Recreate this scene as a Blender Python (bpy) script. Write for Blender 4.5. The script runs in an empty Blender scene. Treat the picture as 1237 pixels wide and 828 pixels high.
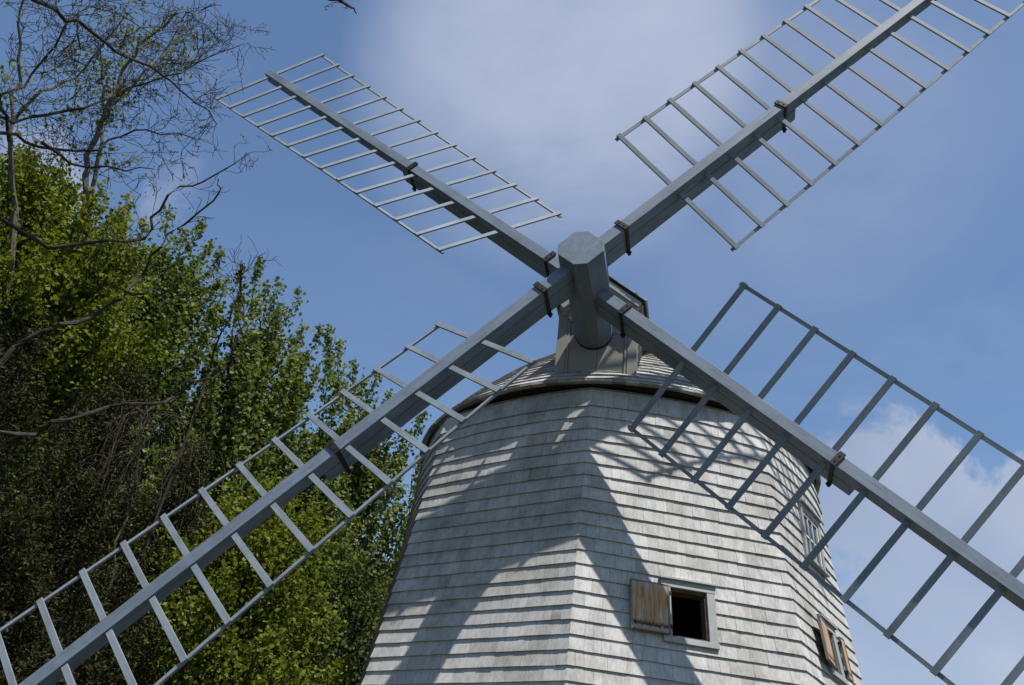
import bpy, math, random
import numpy as np
from mathutils import Vector, Matrix

# ---------------------------------------------------------------- camera, light, exposure
scene = bpy.context.scene
col = scene.collection
PI = math.pi
CAM = np.array([0.0522, -12.268, 1.6]); YAW, PITCH, ROLL, FPX = -0.13815, 0.53754, 0.11642, 1110.09
def _cam_axes():
    cy, sy, cp, sp = math.cos(YAW), math.sin(YAW), math.cos(PITCH), math.sin(PITCH)
    f = np.array([sy*cp, cy*cp, sp]); r = np.array([cy, -sy, 0.0]); u = np.cross(r, f)
    cr, sr = math.cos(ROLL), math.sin(ROLL)
    return f, r*cr + u*sr, u*cr - r*sr
_f, _r, _u = _cam_axes()
cd = bpy.data.cameras.new('camera'); cam = bpy.data.objects.new('camera', cd); col.objects.link(cam)
M = Matrix(((_r[0], _u[0], -_f[0], CAM[0]), (_r[1], _u[1], -_f[1], CAM[1]), (_r[2], _u[2], -_f[2], CAM[2]), (0, 0, 0, 1)))
cam.matrix_world = M
cd.sensor_fit = 'HORIZONTAL'; cd.sensor_width = 36.0; cd.lens = 36.0*FPX/1237.0
cd.clip_start = 0.1; cd.clip_end = 6000
scene.camera = cam

SUN_AZ, SUN_EL = math.radians(45.5), math.radians(64.0)     # azimuth from -Y towards +X
sd = Vector((math.sin(SUN_AZ)*math.cos(SUN_EL), -math.cos(SUN_AZ)*math.cos(SUN_EL), math.sin(SUN_EL)))
SKY_STRENGTH, SUN_STRENGTH, EXPOSURE = 0.072, 5.0, 0.62
SKX = 1.0/(SKY_STRENGTH*2**EXPOSURE)
sl = bpy.data.lights.new('sun', 'SUN'); sl.energy = SUN_STRENGTH; sl.angle = math.radians(0.53); sl.color = (1.0, 0.95, 0.87)
so = bpy.data.objects.new('sun', sl); col.objects.link(so)
so.rotation_mode = 'QUATERNION'; so.rotation_quaternion = sd.to_track_quat('Z', 'Y'); so.location = (10, -10, 30)

world = bpy.data.worlds.new('World'); scene.world = world; world.use_nodes = True
wn = world.node_tree; wn.nodes.clear()
def wnode(t, **k):
    n = wn.nodes.new(t)
    for a, b in k.items(): setattr(n, a, b)
    return n
wl = wn.links.new
out = wnode('ShaderNodeOutputWorld'); bg = wnode('ShaderNodeBackground'); bg.inputs[1].default_value = SKY_STRENGTH
wl(bg.outputs[0], out.inputs[0])
sky = wnode('ShaderNodeTexSky', sky_type='NISHITA'); sky.sun_disc = False
sky.sun_elevation = SUN_EL; sky.sun_rotation = math.atan2(sd.x, sd.y); sky.air_density = 1.0; sky.dust_density = 0.3; sky.ozone_density = 2.0
tc = wnode('ShaderNodeTexCoord'); nrm = wnode('ShaderNodeVectorMath', operation='NORMALIZE'); wl(tc.outputs['Generated'], nrm.inputs[0])
D = nrm.outputs[0]
def wmath(op, a, b=None, c=None, clamp=False):
    n = wnode('ShaderNodeMath', operation=op); n.use_clamp = clamp
    for i, v in enumerate((a, b, c)):
        if v is None: continue
        if isinstance(v, (int, float)): n.inputs[i].default_value = v
        else: wl(v, n.inputs[i])
    return n.outputs[0]
def wnoise(scale, detail, rough, dist=0.0, off=(0, 0, 0), sc=(1, 1, 1)):
    m = wnode('ShaderNodeMapping'); m.inputs[1].default_value = off; m.inputs[3].default_value = sc; wl(D, m.inputs[0])
    n = wnode('ShaderNodeTexNoise'); n.inputs['Scale'].default_value = scale; n.inputs['Detail'].default_value = detail
    n.inputs['Roughness'].default_value = rough; n.inputs['Distortion'].default_value = dist; wl(m.outputs[0], n.inputs['Vector']); return n.outputs[0]
def blob(d, a_in, a_out):                      # 1 inside a_in degrees of direction d, 0 beyond a_out
    v = wnode('ShaderNodeVectorMath', operation='DOT_PRODUCT'); wl(D, v.inputs[0]); v.inputs[1].default_value = Vector(d).normalized()
    mr = wnode('ShaderNodeMapRange'); mr.interpolation_type = 'SMOOTHSTEP'
    mr.inputs['From Min'].default_value = math.cos(math.radians(a_out)); mr.inputs['From Max'].default_value = math.cos(math.radians(a_in))
    wl(v.outputs['Value'], mr.inputs['Value']); return mr.outputs[0]
def ramp(v, lo, hi):
    mr = wnode('ShaderNodeMapRange'); mr.interpolation_type = 'SMOOTHSTEP'
    mr.inputs['From Min'].default_value = lo; mr.inputs['From Max'].default_value = hi; wl(v, mr.inputs['Value']); return mr.outputs[0]
n_soft = wnoise(2.2, 5, 0.55, 0.3, (3, 1, 2)); n_fine = wnoise(7.5, 8, 0.62, 0.4, (1, 5, 0)); n_wisp = wnoise(3.2, 6, 0.6, 0.6, (7, 2, 4), (1, 1, 2.5))
def add(*a):
    r = a[0]
    for b in a[1:]: r = wmath('ADD', r, b)
    return r
# thin high haze overhead
veil = add(blob((-0.09, 0.68, 0.728), 0, 13), blob((-0.055, 0.62, 0.78), 0, 12), wmath('MULTIPLY', blob((0.14, 0.737, 0.661), 0, 14), 0.22), wmath('MULTIPLY', blob((0.25, 0.62, 0.74), 0, 16), 0.12))
veil = wmath('MULTIPLY', veil, ramp(add(wmath('MULTIPLY', n_soft, 0.6), wmath('MULTIPLY', n_wisp, 0.4)), 0.22, 0.78))
veil = wmath('SUBTRACT', 1.0, wmath('POWER', 2.718, wmath('MULTIPLY', veil, -2.1)))
base_veil = wmath('MULTIPLY', ramp(n_wisp, 0.35, 0.85), wmath('MULTIPLY', blob((0.3, 0.75, 0.6), 5, 45), 0.20))
# cumulus low on the right and two puffs behind the bare tree
nz = wmath('MULTIPLY', wmath('SUBTRACT', n_fine, 0.5), 3.4)
cum = wmath('MAXIMUM', wmath('MAXIMUM', blob((0.276, 0.887, 0.362), 0, 7.5), blob((0.343, 0.895, 0.290), 0, 10)), wmath('MAXIMUM', wmath('MULTIPLY', blob((0.222, 0.941, 0.255), 0, 9), 0.9), blob((0.40, 0.86, 0.32), 0, 7)))
cum = wmath('MULTIPLY', wmath('MULTIPLY', ramp(add(cum, nz), 0.40, 0.80), ramp(cum, 0.0, 0.35)), wmath('MULTIPLY_ADD', ramp(n_soft, 0.3, 0.7), 0.40, 0.58))
puff = wmath('MAXIMUM', wmath('MAXIMUM', blob((-0.452, 0.686, 0.57), 0, 4), blob((-0.552, 0.634, 0.542), 0, 5)), wmath('MULTIPLY', blob((-0.42, 0.62, 0.66), 0, 4), 0.2))
puff = wmath('MULTIPLY', wmath('MULTIPLY', ramp(add(puff, nz), 0.55, 1.4), ramp(puff, 0.0, 0.4)), 0.55)
mixv = wnode('ShaderNodeMixRGB'); wl(wmath('MAXIMUM', veil, base_veil), mixv.inputs[0]); 
tint = wnode('ShaderNodeMixRGB', blend_type='MULTIPLY'); tint.inputs[0].default_value = 1.0
SKY_TINT = (1.22, 1.31, 1.36, 1)
tint.inputs[2].default_value = SKY_TINT; wl(sky.outputs[0], tint.inputs[1])
wl(tint.outputs[0], mixv.inputs[1]); mixv.inputs[2].default_value = (0.47*SKX, 0.53*SKX, 0.69*SKX, 1)
mixc = wnode('ShaderNodeMixRGB'); wl(wmath('MAXIMUM', cum, puff), mixc.inputs[0]); wl(mixv.outputs[0], mixc.inputs[1])
ccol = wnode('ShaderNodeMixRGB'); wl(ramp(n_soft, 0.3, 0.7), ccol.inputs[0]); ccol.inputs[1].default_value = (0.38*SKX, 0.44*SKX, 0.58*SKX, 1); ccol.inputs[2].default_value = (0.64*SKX, 0.67*SKX, 0.76*SKX, 1)
wl(ccol.outputs[0], mixc.inputs[2]); wl(mixc.outputs[0], bg.inputs[0])

scene.view_settings.view_transform = 'Standard'; scene.view_settings.look = 'None'
scene.view_settings.gamma = 1.0; scene.view_settings.use_curve_mapping = False; scene.view_settings.exposure = EXPOSURE
scene.render.engine = 'CYCLES'; scene.cycles.max_bounces = 6; scene.cycles.transparent_max_bounces = 4

# ---------------------------------------------------------------- helpers
def tag(o, label=None, cat=None, group=None, kind=None):
    if label: o['label'] = label
    if cat: o['category'] = cat
    if group: o['group'] = group
    if kind: o['kind'] = kind
    return o
def empty(name, loc=(0, 0, 0)):
    o = bpy.data.objects.new(name, None); col.objects.link(o); o.location = loc; o.empty_display_size = 0.5; return o
class MB:
    def __init__(s): s.v = []; s.f = []; s.t = []; s.m = []
    def poly(s, pts, tint=0.5, mi=0):
        n = len(s.v); s.v += [tuple(p) for p in pts]; s.f.append(tuple(range(n, n+len(pts)))); s.t.append(tint); s.m.append(mi)
    def hexa(s, p, tint=0.5, mi=0):            # p: 8 corners, 0-3 one end ring, 4-7 the other
        n = len(s.v); s.v += [tuple(q) for q in p]
        c = np.mean([np.array(q) for q in p], 0)
        for f in ((0, 1, 2, 3), (4, 7, 6, 5), (0, 4, 5, 1), (1, 5, 6, 2), (2, 6, 7, 3), (3, 7, 4, 0)):
            a, b, d = (np.array(p[f[i]]) for i in (0, 1, 2)); nn = np.cross(b-a, d-a)
            g = f if nn @ (np.mean([np.array(p[i]) for i in f], 0) - c) > 0 else f[::-1]
            s.f.append(tuple(n+i for i in g)); s.t.append(tint); s.m.append(mi)
    def box(s, o, x, y, z, xr, yr, zr, tint=0.5, mi=0):    # origin o, axes x y z, ranges
        P = lambda a, b, c: np.array(o) + np.array(x)*a + np.array(y)*b + np.array(z)*c
        s.hexa([P(xr[0], yr[0], zr[0]), P(xr[1], yr[0], zr[0]), P(xr[1], yr[1], zr[0]), P(xr[0], yr[1], zr[0]),
                P(xr[0], yr[0], zr[1]), P(xr[1], yr[0], zr[1]), P(xr[1], yr[1], zr[1]), P(xr[0], yr[1], zr[1])], tint, mi)
    def rings(s, rings, cap=True, tint=0.5, mi=0):
        n = len(s.v); k = len(rings[0])
        for r in rings: s.v += [tuple(p) for p in r]
        for i in range(len(rings)-1):
            for j in range(k):
                a = n+i*k+j; b = n+i*k+(j+1) % k; s.f.append((a, b, b+k, a+k)); s.t.append(tint); s.m.append(mi)
        if cap:
            s.f.append(tuple(n+j for j in range(k))[::-1]); s.t.append(tint); s.m.append(mi)
            s.f.append(tuple(n+(len(rings)-1)*k+j for j in range(k))); s.t.append(tint); s.m.append(mi)
    def tube(s, pts, r0, r1=None, sides=5, tint=0.5, mi=0):
        if r1 is None: r1 = r0
        pts = [np.array(p, float) for p in pts]; m = len(pts); rr = []
        for i, p in enumerate(pts):
            t = pts[min(i+1, m-1)] - pts[max(i-1, 0)]; t /= (np.linalg.norm(t)+1e-9)
            a = np.cross(t, (0.31, 0.2, 0.93)); a /= (np.linalg.norm(a)+1e-9); b = np.cross(t, a); r = r0+(r1-r0)*i/(m-1)
            rr.append([p+(a*math.cos(2*PI*k/sides)+b*math.sin(2*PI*k/sides))*r for k in range(sides)])
        s.rings(rr, True, tint, mi)
    def build(s, name, mats, parent=None, origin=(0, 0, 0), smooth=False, bevel=0):
        me = bpy.data.meshes.new(name); o3 = np.array(origin)
        me.from_pydata([tuple(np.array(p)-o3) for p in s.v], [], s.f)
        if not isinstance(mats, (list, tuple)): mats = [mats]
        for m in mats: me.materials.append(m)
        me.polygons.foreach_set('material_index', s.m)
        at = me.attributes.new('tint', 'FLOAT', 'FACE'); at.data.foreach_set('value', s.t)
        if smooth: me.polygons.foreach_set('use_smooth', [True]*len(me.polygons))
        me.update()
        o = bpy.data.objects.new(name, me); col.objects.link(o)
        if parent: o.parent = parent
        if not parent or tuple(origin) != (0, 0, 0):
            if not parent: o.location = origin
        if bevel:
            b = o.modifiers.new('bevel', 'BEVEL'); b.width = bevel; b.segments = 2; b.limit_method = 'ANGLE'; b.angle_limit = math.radians(40)
        return o

def grain(o, x, y, z):
    me = o.data; at = me.attributes.new('gc', 'FLOAT_VECTOR', 'POINT'); n = len(me.vertices); co = np.zeros(n*3); me.vertices.foreach_get('co', co); co = co.reshape(-1, 3)
    at.data.foreach_set('vector', np.stack([co@x, co@y, co@z], 1).ravel().astype(np.float32)); return o
def mat(name, rough=0.7, spec=0.3):
    m = bpy.data.materials.new(name); m.use_nodes = True; nt = m.node_tree
    b = nt.nodes['Principled BSDF']; b.inputs['Roughness'].default_value = rough; b.inputs['Specular IOR Level'].default_value = spec
    return m, nt, b
def nd(nt, t, **k):
    n = nt.nodes.new(t)
    for a, v in k.items(): setattr(n, a, v)
    return n
def noise(nt, scale, detail=4, rough=0.55, sc=(1, 1, 1), off=(0, 0, 0)):
    tcn = nd(nt, 'ShaderNodeTexCoord'); mp = nd(nt, 'ShaderNodeMapping'); mp.inputs[3].default_value = sc; mp.inputs[1].default_value = off
    nt.links.new(tcn.outputs['Object'], mp.inputs[0]); n = nd(nt, 'ShaderNodeTexNoise')
    n.inputs['Scale'].default_value = scale; n.inputs['Detail'].default_value = detail; n.inputs['Roughness'].default_value = rough
    nt.links.new(mp.outputs[0], n.inputs['Vector']); return n.outputs[0]
def cramp(nt, v, stops):
    r = nd(nt, 'ShaderNodeValToRGB'); e = r.color_ramp.elements
    e[0].position, e[0].color = stops[0][0], (*stops[0][1], 1); e[1].position, e[1].color = stops[-1][0], (*stops[-1][1], 1)
    for p, c in stops[1:-1]:
        q = e.new(p); q.color = (*c, 1)
    nt.links.new(v, r.inputs[0]); return r.outputs[0]
def mixc_(nt, f, a, b, mode='MIX'):
    n = nd(nt, 'ShaderNodeMixRGB', blend_type=mode)
    for i, v in ((0, f), (1, a), (2, b)):
        if isinstance(v, (int, float)): n.inputs[i].default_value = v
        elif isinstance(v, tuple): n.inputs[i].default_value = (*v, 1)
        else: nt.links.new(v, n.inputs[i])
    return n.outputs[0]
def bump(nt, b, h, strength=0.3, dist=0.01):
    n = nd(nt, 'ShaderNodeBump'); n.inputs['Strength'].default_value = strength; n.inputs['Distance'].default_value = dist
    nt.links.new(h, n.inputs['Height']); nt.links.new(n.outputs[0], b.inputs['Normal'])
def attr(nt, name='tint'):
    a = nd(nt, 'ShaderNodeAttribute'); a.attribute_name = name; return a.outputs['Fac']

def shingle_mat(name, lo, mid, hi, stain):
    m, nt, b = mat(name, 0.82, 0.25)
    g = noise(nt, 55, 5, 0.65, (1, 1, 0.07)); p = noise(nt, 1.3, 5, 0.6, (1, 1, 1.6)); p2 = noise(nt, 9, 5, 0.7, (1, 1, 0.35), (3, 1, 0))
    c = cramp(nt, attr(nt), [(0.0, lo), (0.5, mid), (1.0, hi)])
    c = mixc_(nt, 0.55, c, cramp(nt, g, [(0.3, (0.55, 0.55, 0.55)), (0.55, (1.0, 1.0, 1.0)), (0.75, (1.15, 1.15, 1.15))]), 'MULTIPLY')
    c = mixc_(nt, 0.5, c, cramp(nt, p2, [(0.36, (0.62, 0.61, 0.59)), (0.54, (1.0, 1.0, 1.0)), (0.8, (1.08, 1.08, 1.08))]), 'MULTIPLY')
    c = mixc_(nt, 1.0, c, cramp(nt, p, [(0.34, stain), (0.52, (1, 1, 1)), (0.8, (1.08, 1.08, 1.1))]), 'MULTIPLY')
    nt.links.new(c, b.inputs['Base Color']); bump(nt, b, g, 0.35, 0.004); return m
M_SH = shingle_mat('weathered_shingle', (0.275, 0.27, 0.258), (0.375, 0.37, 0.362), (0.455, 0.45, 0.44), (0.78, 0.765, 0.735))
M_ROOF = shingle_mat('roof_shingle', (0.22, 0.215, 0.205), (0.33, 0.325, 0.315), (0.42, 0.415, 0.41), (0.7, 0.66, 0.6))
def paint_mat(name, c0, c1, rough=0.5, dirt=0.5):
    m, nt, b = mat(name, rough, 0.18)
    a = noise(nt, 2.5, 5, 0.6); g = noise(nt, 24, 6, 0.7, (1, 1, 1), (2, 7, 1)); s = noise(nt, 90, 3, 0.6)
    c = cramp(nt, a, [(0.3, c0), (0.7, c1)])
    c = mixc_(nt, dirt, c, cramp(nt, g, [(0.30, (0.50, 0.49, 0.46)), (0.42, (0.93, 0.93, 0.93)), (0.8, (1.08, 1.08, 1.07))]), 'MULTIPLY')
    # timber grain and hairline checks along each beam (attribute gc: metres along and across the beam)
    def gn(sc, off, detail):
        a_ = nd(nt, 'ShaderNodeAttribute'); a_.attribute_name = 'gc'; mp = nd(nt, 'ShaderNodeMapping'); mp.inputs[3].default_value = sc; mp.inputs[1].default_value = off
        nt.links.new(a_.outputs['Vector'], mp.inputs[0]); n = nd(nt, 'ShaderNodeTexNoise'); n.inputs['Scale'].default_value = 1.0; n.inputs['Detail'].default_value = detail; n.inputs['Roughness'].default_value = 0.6
        nt.links.new(mp.outputs[0], n.inputs['Vector']); return n.outputs[0]
    g1 = gn((1.6, 34, 34), (3.1, 0.4, 7.7), 4); g2 = gn((0.8, 55, 55), (11.3, 2.4, 1.7), 2); g3 = gn((2.2, 5, 5), (5.3, 8.4, 0.7), 5)
    c = mixc_(nt, 1.0, c, cramp(nt, g1, [(0.3, (0.86, 0.86, 0.87)), (0.7, (1.10, 1.10, 1.09))]), 'MULTIPLY')
    c = mixc_(nt, 1.0, c, cramp(nt, g3, [(0.32, (0.80, 0.79, 0.77)), (0.55, (1.0, 1.0, 1.0)), (0.75, (1.10, 1.10, 1.11))]), 'MULTIPLY')
    c = mixc_(nt, 1.0, c, cramp(nt, g2, [(0.0, (1, 1, 1)), (0.69, (1, 1, 1)), (0.73, (0.45, 0.45, 0.46)), (1.0, (0.45, 0.45, 0.46))]), 'MULTIPLY')
    nt.links.new(c, b.inputs['Base Color']); bump(nt, b, g1, 0.25, 0.003); return m
M_PAINT = paint_mat('blue_grey_paint', (0.110, 0.140, 0.186), (0.136, 0.168, 0.216), 0.62, 0.7)
M_BAR = paint_mat('bar_paint', (0.14, 0.168, 0.20), (0.175, 0.205, 0.235), 0.62, 0.7)
M_TRIM = paint_mat('grey_trim_paint', (0.27, 0.275, 0.272), (0.34, 0.345, 0.34), 0.6, 0.6)
M_DORM = paint_mat('dormer_paint', (0.20, 0.195, 0.18), (0.26, 0.25, 0.235), 0.65, 0.7)
M_WHITE = paint_mat('white_sash_paint', (0.55, 0.57, 0.57), (0.62, 0.63, 0.63), 0.5, 0.3)
m, nt, b = mat('black_iron', 0.45, 0.5); nt.links.new(cramp(nt, noise(nt, 30, 4), [(0.3, (0.006, 0.007, 0.010)), (0.8, (0.018, 0.018, 0.022))]), b.inputs['Base Color']); b.inputs['Roughness'].default_value = 0.65; b.inputs['Specular IOR Level'].default_value = 0.2; M_IRON = m
m, nt, b = mat('dark_sheathing', 0.9, 0.1); nt.links.new(cramp(nt, noise(nt, 8, 4, 0.6, (1, 1, .2)), [(0.3, (0.035, 0.028, 0.022)), (0.8, (0.08, 0.065, 0.05))]), b.inputs['Base Color']); M_DARK = m
m, nt, b = mat('rim_boards', 0.9, 0.1); nt.links.new(cramp(nt, noise(nt, 14, 5, 0.7), [(0.3, (0.012, 0.010, 0.009)), (0.6, (0.03, 0.025, 0.02)), (0.9, (0.07, 0.06, 0.048))]), b.inputs['Base Color']); M_RIM = m
m, nt, b = mat('inner_stop_wood', 0.8, 0.2); nt.links.new(cramp(nt, noise(nt, 18, 5, 0.6), [(0.3, (0.05, 0.035, 0.024)), (0.8, (0.14, 0.10, 0.068))]), b.inputs['Base Color']); M_STOP = m
# shutter wood: brown boards bleached grey towards their edges, black mildew along the foot (shapes are wear)
def shutter_mat():
    m, nt, b = mat('shutter_boards', 0.8, 0.2)
    st = noise(nt, 30, 6, 0.7, (1, 1, 0.06)); pt = noise(nt, 7, 5, 0.6, (1, 1, 0.25))
    brown = cramp(nt, st, [(0.3, (0.15, 0.08, 0.042)), (0.48, (0.33, 0.195, 0.10)), (0.72, (0.44, 0.30, 0.18))])
    grey = cramp(nt, st, [(0.3, (0.22, 0.19, 0.16)), (0.7, (0.42, 0.38, 0.33))])
    c = mixc_(nt, cramp(nt, pt, [(0.50, (0, 0, 0)), (0.66, (1, 1, 1))]), brown, grey)
    # wear mask by height (tint attribute of each plank zone is its height up the board)
    a = nd(nt, 'ShaderNodeAttribute'); a.attribute_name = 'hgt'; jag = noise(nt, 26, 5, 0.8, (1, 1, 0.12), (4, 0, 0))
    s = nd(nt, 'ShaderNodeMath', operation='MULTIPLY_ADD'); nt.links.new(jag, s.inputs[0]); s.inputs[1].default_value = 0.32; nt.links.new(a.outputs['Fac'], s.inputs[2])
    band = cramp(nt, s.outputs[0], [(0.20, (0.62, 0.60, 0.55)), (0.255, (0.5, 0.48, 0.44)), (0.27, (0.10, 0.085, 0.075)), (0.30, (0.22, 0.17, 0.13)), (0.37, (1, 1, 1)), (1.0, (1, 1, 1))])
    lowgrey = cramp(nt, s.outputs[0], [(0.24, (1, 1, 1)), (0.27, (0, 0, 0))])
    c = mixc_(nt, lowgrey, c, (0.45, 0.43, 0.39)); c = mixc_(nt, 1.0, c, band, 'MULTIPLY')
    top = cramp(nt, a.outputs['Fac'], [(0.80, (0, 0, 0)), (1.0, (0.8, 0.8, 0.8))]); c = mixc_(nt, top, c, grey)
    nt.links.new(c, b.inputs['Base Color']); bump(nt, b, st, 0.4, 0.004); return m
M_SHUT = shutter_mat()
m, nt, b = mat('shutter_edge_wood', 0.8, 0.2); nt.links.new(cramp(nt, noise(nt, 22, 5, 0.7, (1, 1, .2)), [(0.3, (0.10, 0.09, 0.075)), (0.8, (0.26, 0.23, 0.19))]), b.inputs['Base Color']); M_SHEDGE = m
m, nt, b = mat('window_glass', 0.05, 0.8); b.inputs['Base Color'].default_value = (0.02, 0.03, 0.04, 1); M_GLASS = m
def bark_mat(name, lo, hi, rough=0.9):
    m, nt, b = mat(name, rough, 0.15); h = noise(nt, 16, 6, 0.7, (1, 1, 0.5))
    nt.links.new(cramp(nt, h, [(0.3, lo), (0.75, hi)]), b.inputs['Base Color']); bump(nt, b, h, 0.6, 0.02); return m
M_BARK = bark_mat('grey_bark', (0.016, 0.014, 0.011), (0.060, 0.053, 0.042))
M_PALE = bark_mat('pale_bark', (0.055, 0.049, 0.04), (0.15, 0.137, 0.115))
M_VINE = bark_mat('dead_vine_bark', (0.035, 0.026, 0.021), (0.10, 0.078, 0.064))
def leaf_mat(name, lo, mid, hi, trans=0.35, rough=0.6, spec=0.15):
    m, nt, b = mat(name, rough, spec)
    c = cramp(nt, attr(nt), [(0.0, lo), (0.5, mid), (1.0, hi)])
    nt.links.new(c, b.inputs['Base Color']); t = nd(nt, 'ShaderNodeBsdfTranslucent'); mx = nd(nt, 'ShaderNodeMixShader'); mx.inputs[0].default_value = trans
    warm = mixc_(nt, 1.0, c, (1.2, 1.15, 0.5), 'MULTIPLY'); nt.links.new(warm, t.inputs[0])
    nt.links.new(b.outputs[0], mx.inputs[1]); nt.links.new(t.outputs[0], mx.inputs[2]); nt.links.new(mx.outputs[0], nt.nodes['Material Output'].inputs[0]); return m
M_LEAF_P = leaf_mat('poplar_leaf', (0.055, 0.082, 0.020), (0.115, 0.150, 0.042), (0.24, 0.28, 0.14), 0.38)
M_LEAF_Y = leaf_mat('spring_leaf', (0.055, 0.075, 0.008), (0.115, 0.145, 0.016), (0.19, 0.22, 0.04), 0.4)
M_LEAF_C = leaf_mat('cedar_spray', (0.018, 0.021, 0.008), (0.035, 0.038, 0.013), (0.062, 0.062, 0.02), 0.1, 0.75, 0.1)
M_LEAF_F = leaf_mat('deep_green_leaf', (0.025, 0.038, 0.010), (0.05, 0.068, 0.018), (0.09, 0.11, 0.03), 0.25)
M_BUD = leaf_mat('young_leaf_bud', (0.09, 0.085, 0.035), (0.13, 0.13, 0.05), (0.16, 0.18, 0.05), 0.3)

# ---------------------------------------------------------------- ground
mb = MB(); N = 24
gx = [-3000, -600, -150, -60, -30, -15, -8, -4, 0, 4, 8, 15, 30, 60, 150, 600, 3000]
rg = random.Random(5)
hz = {}
for i in range(len(gx)):
    for j in range(len(gx)):
        x, y = gx[i], gx[j]; hz[i, j] = (0 if max(abs(x), abs(y)) < 7 or math.hypot(x, y+12) < 4 else rg.uniform(-0.12, 0.05))
for i in range(len(gx)-1):
    for j in range(len(gx)-1):
        mb.poly([(gx[a], gx[c], hz[a, c]) for a, c in ((i, j), (i+1, j), (i+1, j+1), (i, j+1))])
m, nt, b = mat('grass', 0.9, 0.1); nt.links.new(cramp(nt, noise(nt, 0.8, 8, 0.7), [(0.3, (0.045, 0.045, 0.022)), (0.7, (0.085, 0.085, 0.045))]), b.inputs['Base Color'])
bump(nt, b, noise(nt, 30, 4), 0.8, 0.05)
g = mb.build('ground', m); tag(g, kind='structure')

# ---------------------------------------------------------------- the windmill
mill = empty('windmill'); tag(mill, 'grey shingled eight-sided windmill with four open lattice sails', 'windmill')
R0, GR, TH, Z0, DZ = 3.2758, 0.16469, -0.09911, 3.3528, 0.15
AP = math.cos(PI/8); T22 = math.tan(PI/8)
def sm(x): x = min(1, max(0, x)); return x*x*(3-2*x)
def r_corner(z): return R0 - GR*(z-Z0) + 0.035*sm((z-6.0)/0.5)
def mexp(z): return 1 - 0.5*sm((z-4.9)/1.6)
def r_mid(z): return r_corner(z)*AP**mexp(z)
def hw(z): return r_corner(z)*math.sin(PI/8)
def wall(i, t, z, off=0.0):                    # point of face i, t metres from its middle line
    fr = max(-1, min(1, t/hw(z))); ph = math.atan(fr*T22); r = r_corner(z)*(AP/math.cos(ph))**mexp(z)
    an = -PI/2 + TH + (i+0.5)*PI/4 + ph
    # offset square to the face
    fn = -PI/2 + TH + (i+0.5)*PI/4
    rr = r + off/math.cos(ph)
    return np.array([rr*math.cos(an), rr*math.sin(an), z])
def face_axes(i):
    an = -PI/2 + TH + (i+0.5)*PI/4
    n = np.array([math.cos(an), math.sin(an), 0]); return n, np.array([-n[1], n[0], 0]), np.array([0, 0, 1.0])
# window openings in the shingles: face, t0, t1, z0, z1
HOLES = [(0, -0.27, 0.285, 3.88, 4.525), (1, -0.33, 0.30, 3.99, 4.60), (1, -0.31, 0.41, 5.30, 6.0)]
rs = random.Random(11)
tower = MB()
def shingle(i, a, b_, z0, z1, ob, ot, tnt):
    q = []
    top = z1
    for (t, z, o) in ((a, z0, ob), (b_, z0, ob), (b_, top, ot), (a, top, ot)): q.append(wall(i, max(-hw(z), min(hw(z), t)) if abs(t) > hw(z)-0.0 else t, z, o))
    qi = [wall(i, a, z0, 0.002), wall(i, b_, z0, 0.002)]
    n = len(tower.v); tower.v += [tuple(p) for p in q+qi]
    for f in ((0, 1, 2, 3), (4, 5, 1, 0), (4, 0, 3), (1, 5, 2)):
        tower.f.append(tuple(n+k for k in f)); tower.t.append(tnt); tower.m.append(0)
def place_shingle(i, a, b_, z0, z1, ob, ot, tnt):
    parts = [(a, b_, z0, z1)]
    for (fi, h0, h1, k0, k1) in HOLES:
        if fi != i: continue
        nxt = []
        for (x0, x1, y0, y1) in parts:
            if x1 <= h0 or x0 >= h1 or y1 <= k0 or y0 >= k1: nxt.append((x0, x1, y0, y1)); continue
            if x0 < h0: nxt.append((x0, h0, y0, y1))
            if x1 > h1: nxt.append((h1, x1, y0, y1))
            c0, c1 = max(x0, h0), min(x1, h1)
            if y0 < k0: nxt.append((c0, c1, y0, k0))
            if y1 > k1: nxt.append((c0, c1, k1, y1))
        parts = nxt
    for (x0, x1, y0, y1) in parts:
        if x1-x0 < 0.004 or y1-y0 < 0.004: continue
        f0 = (y0-z0)/(z1-z0); f1 = (y1-z0)/(z1-z0)
        shingle(i, x0, x1, y0, y1, ob+(ot-ob)*f0, ob+(ot-ob)*f1, tnt)
KTOP = 21
for i in range(-2, 6):
    for k in range(-22, KTOP+1):
        z0 = Z0 + k*DZ
        if z0 < 0.02: continue
        z1 = z0 + DZ + 0.02 if k < KTOP else 6.755
        H = hw(z0); t = -H; sag = rs.uniform(-0.002, 0.002); ct = rs.uniform(-0.08, 0.08)
        while t < H-0.001:
            w = rs.choice((0.09, 0.12, 0.14, 0.17, 0.2, 0.23))*rs.uniform(0.9, 1.1)
            e = t+w
            if H-e < 0.07: e = H
            gap = 0.002 if e < H else 0.0
            ob = 0.025+rs.uniform(-0.003, 0.003); tn = min(1, max(0, rs.gauss(0.55, 0.17)+ct))
            nseg = 1 if z0 < 4.8 or (e-t) < 0.1 else 2
            dzj = sag + rs.uniform(-0.0022, 0.0022)
            for q in range(nseg):
                a_ = t+(e-t)*q/nseg; b_ = t+(e-t)*(q+1)/nseg - (gap if q == nseg-1 else 0)
                place_shingle(i, a_, b_, z0+dzj, z1, ob, 0.004, tn)
            t = e
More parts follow.
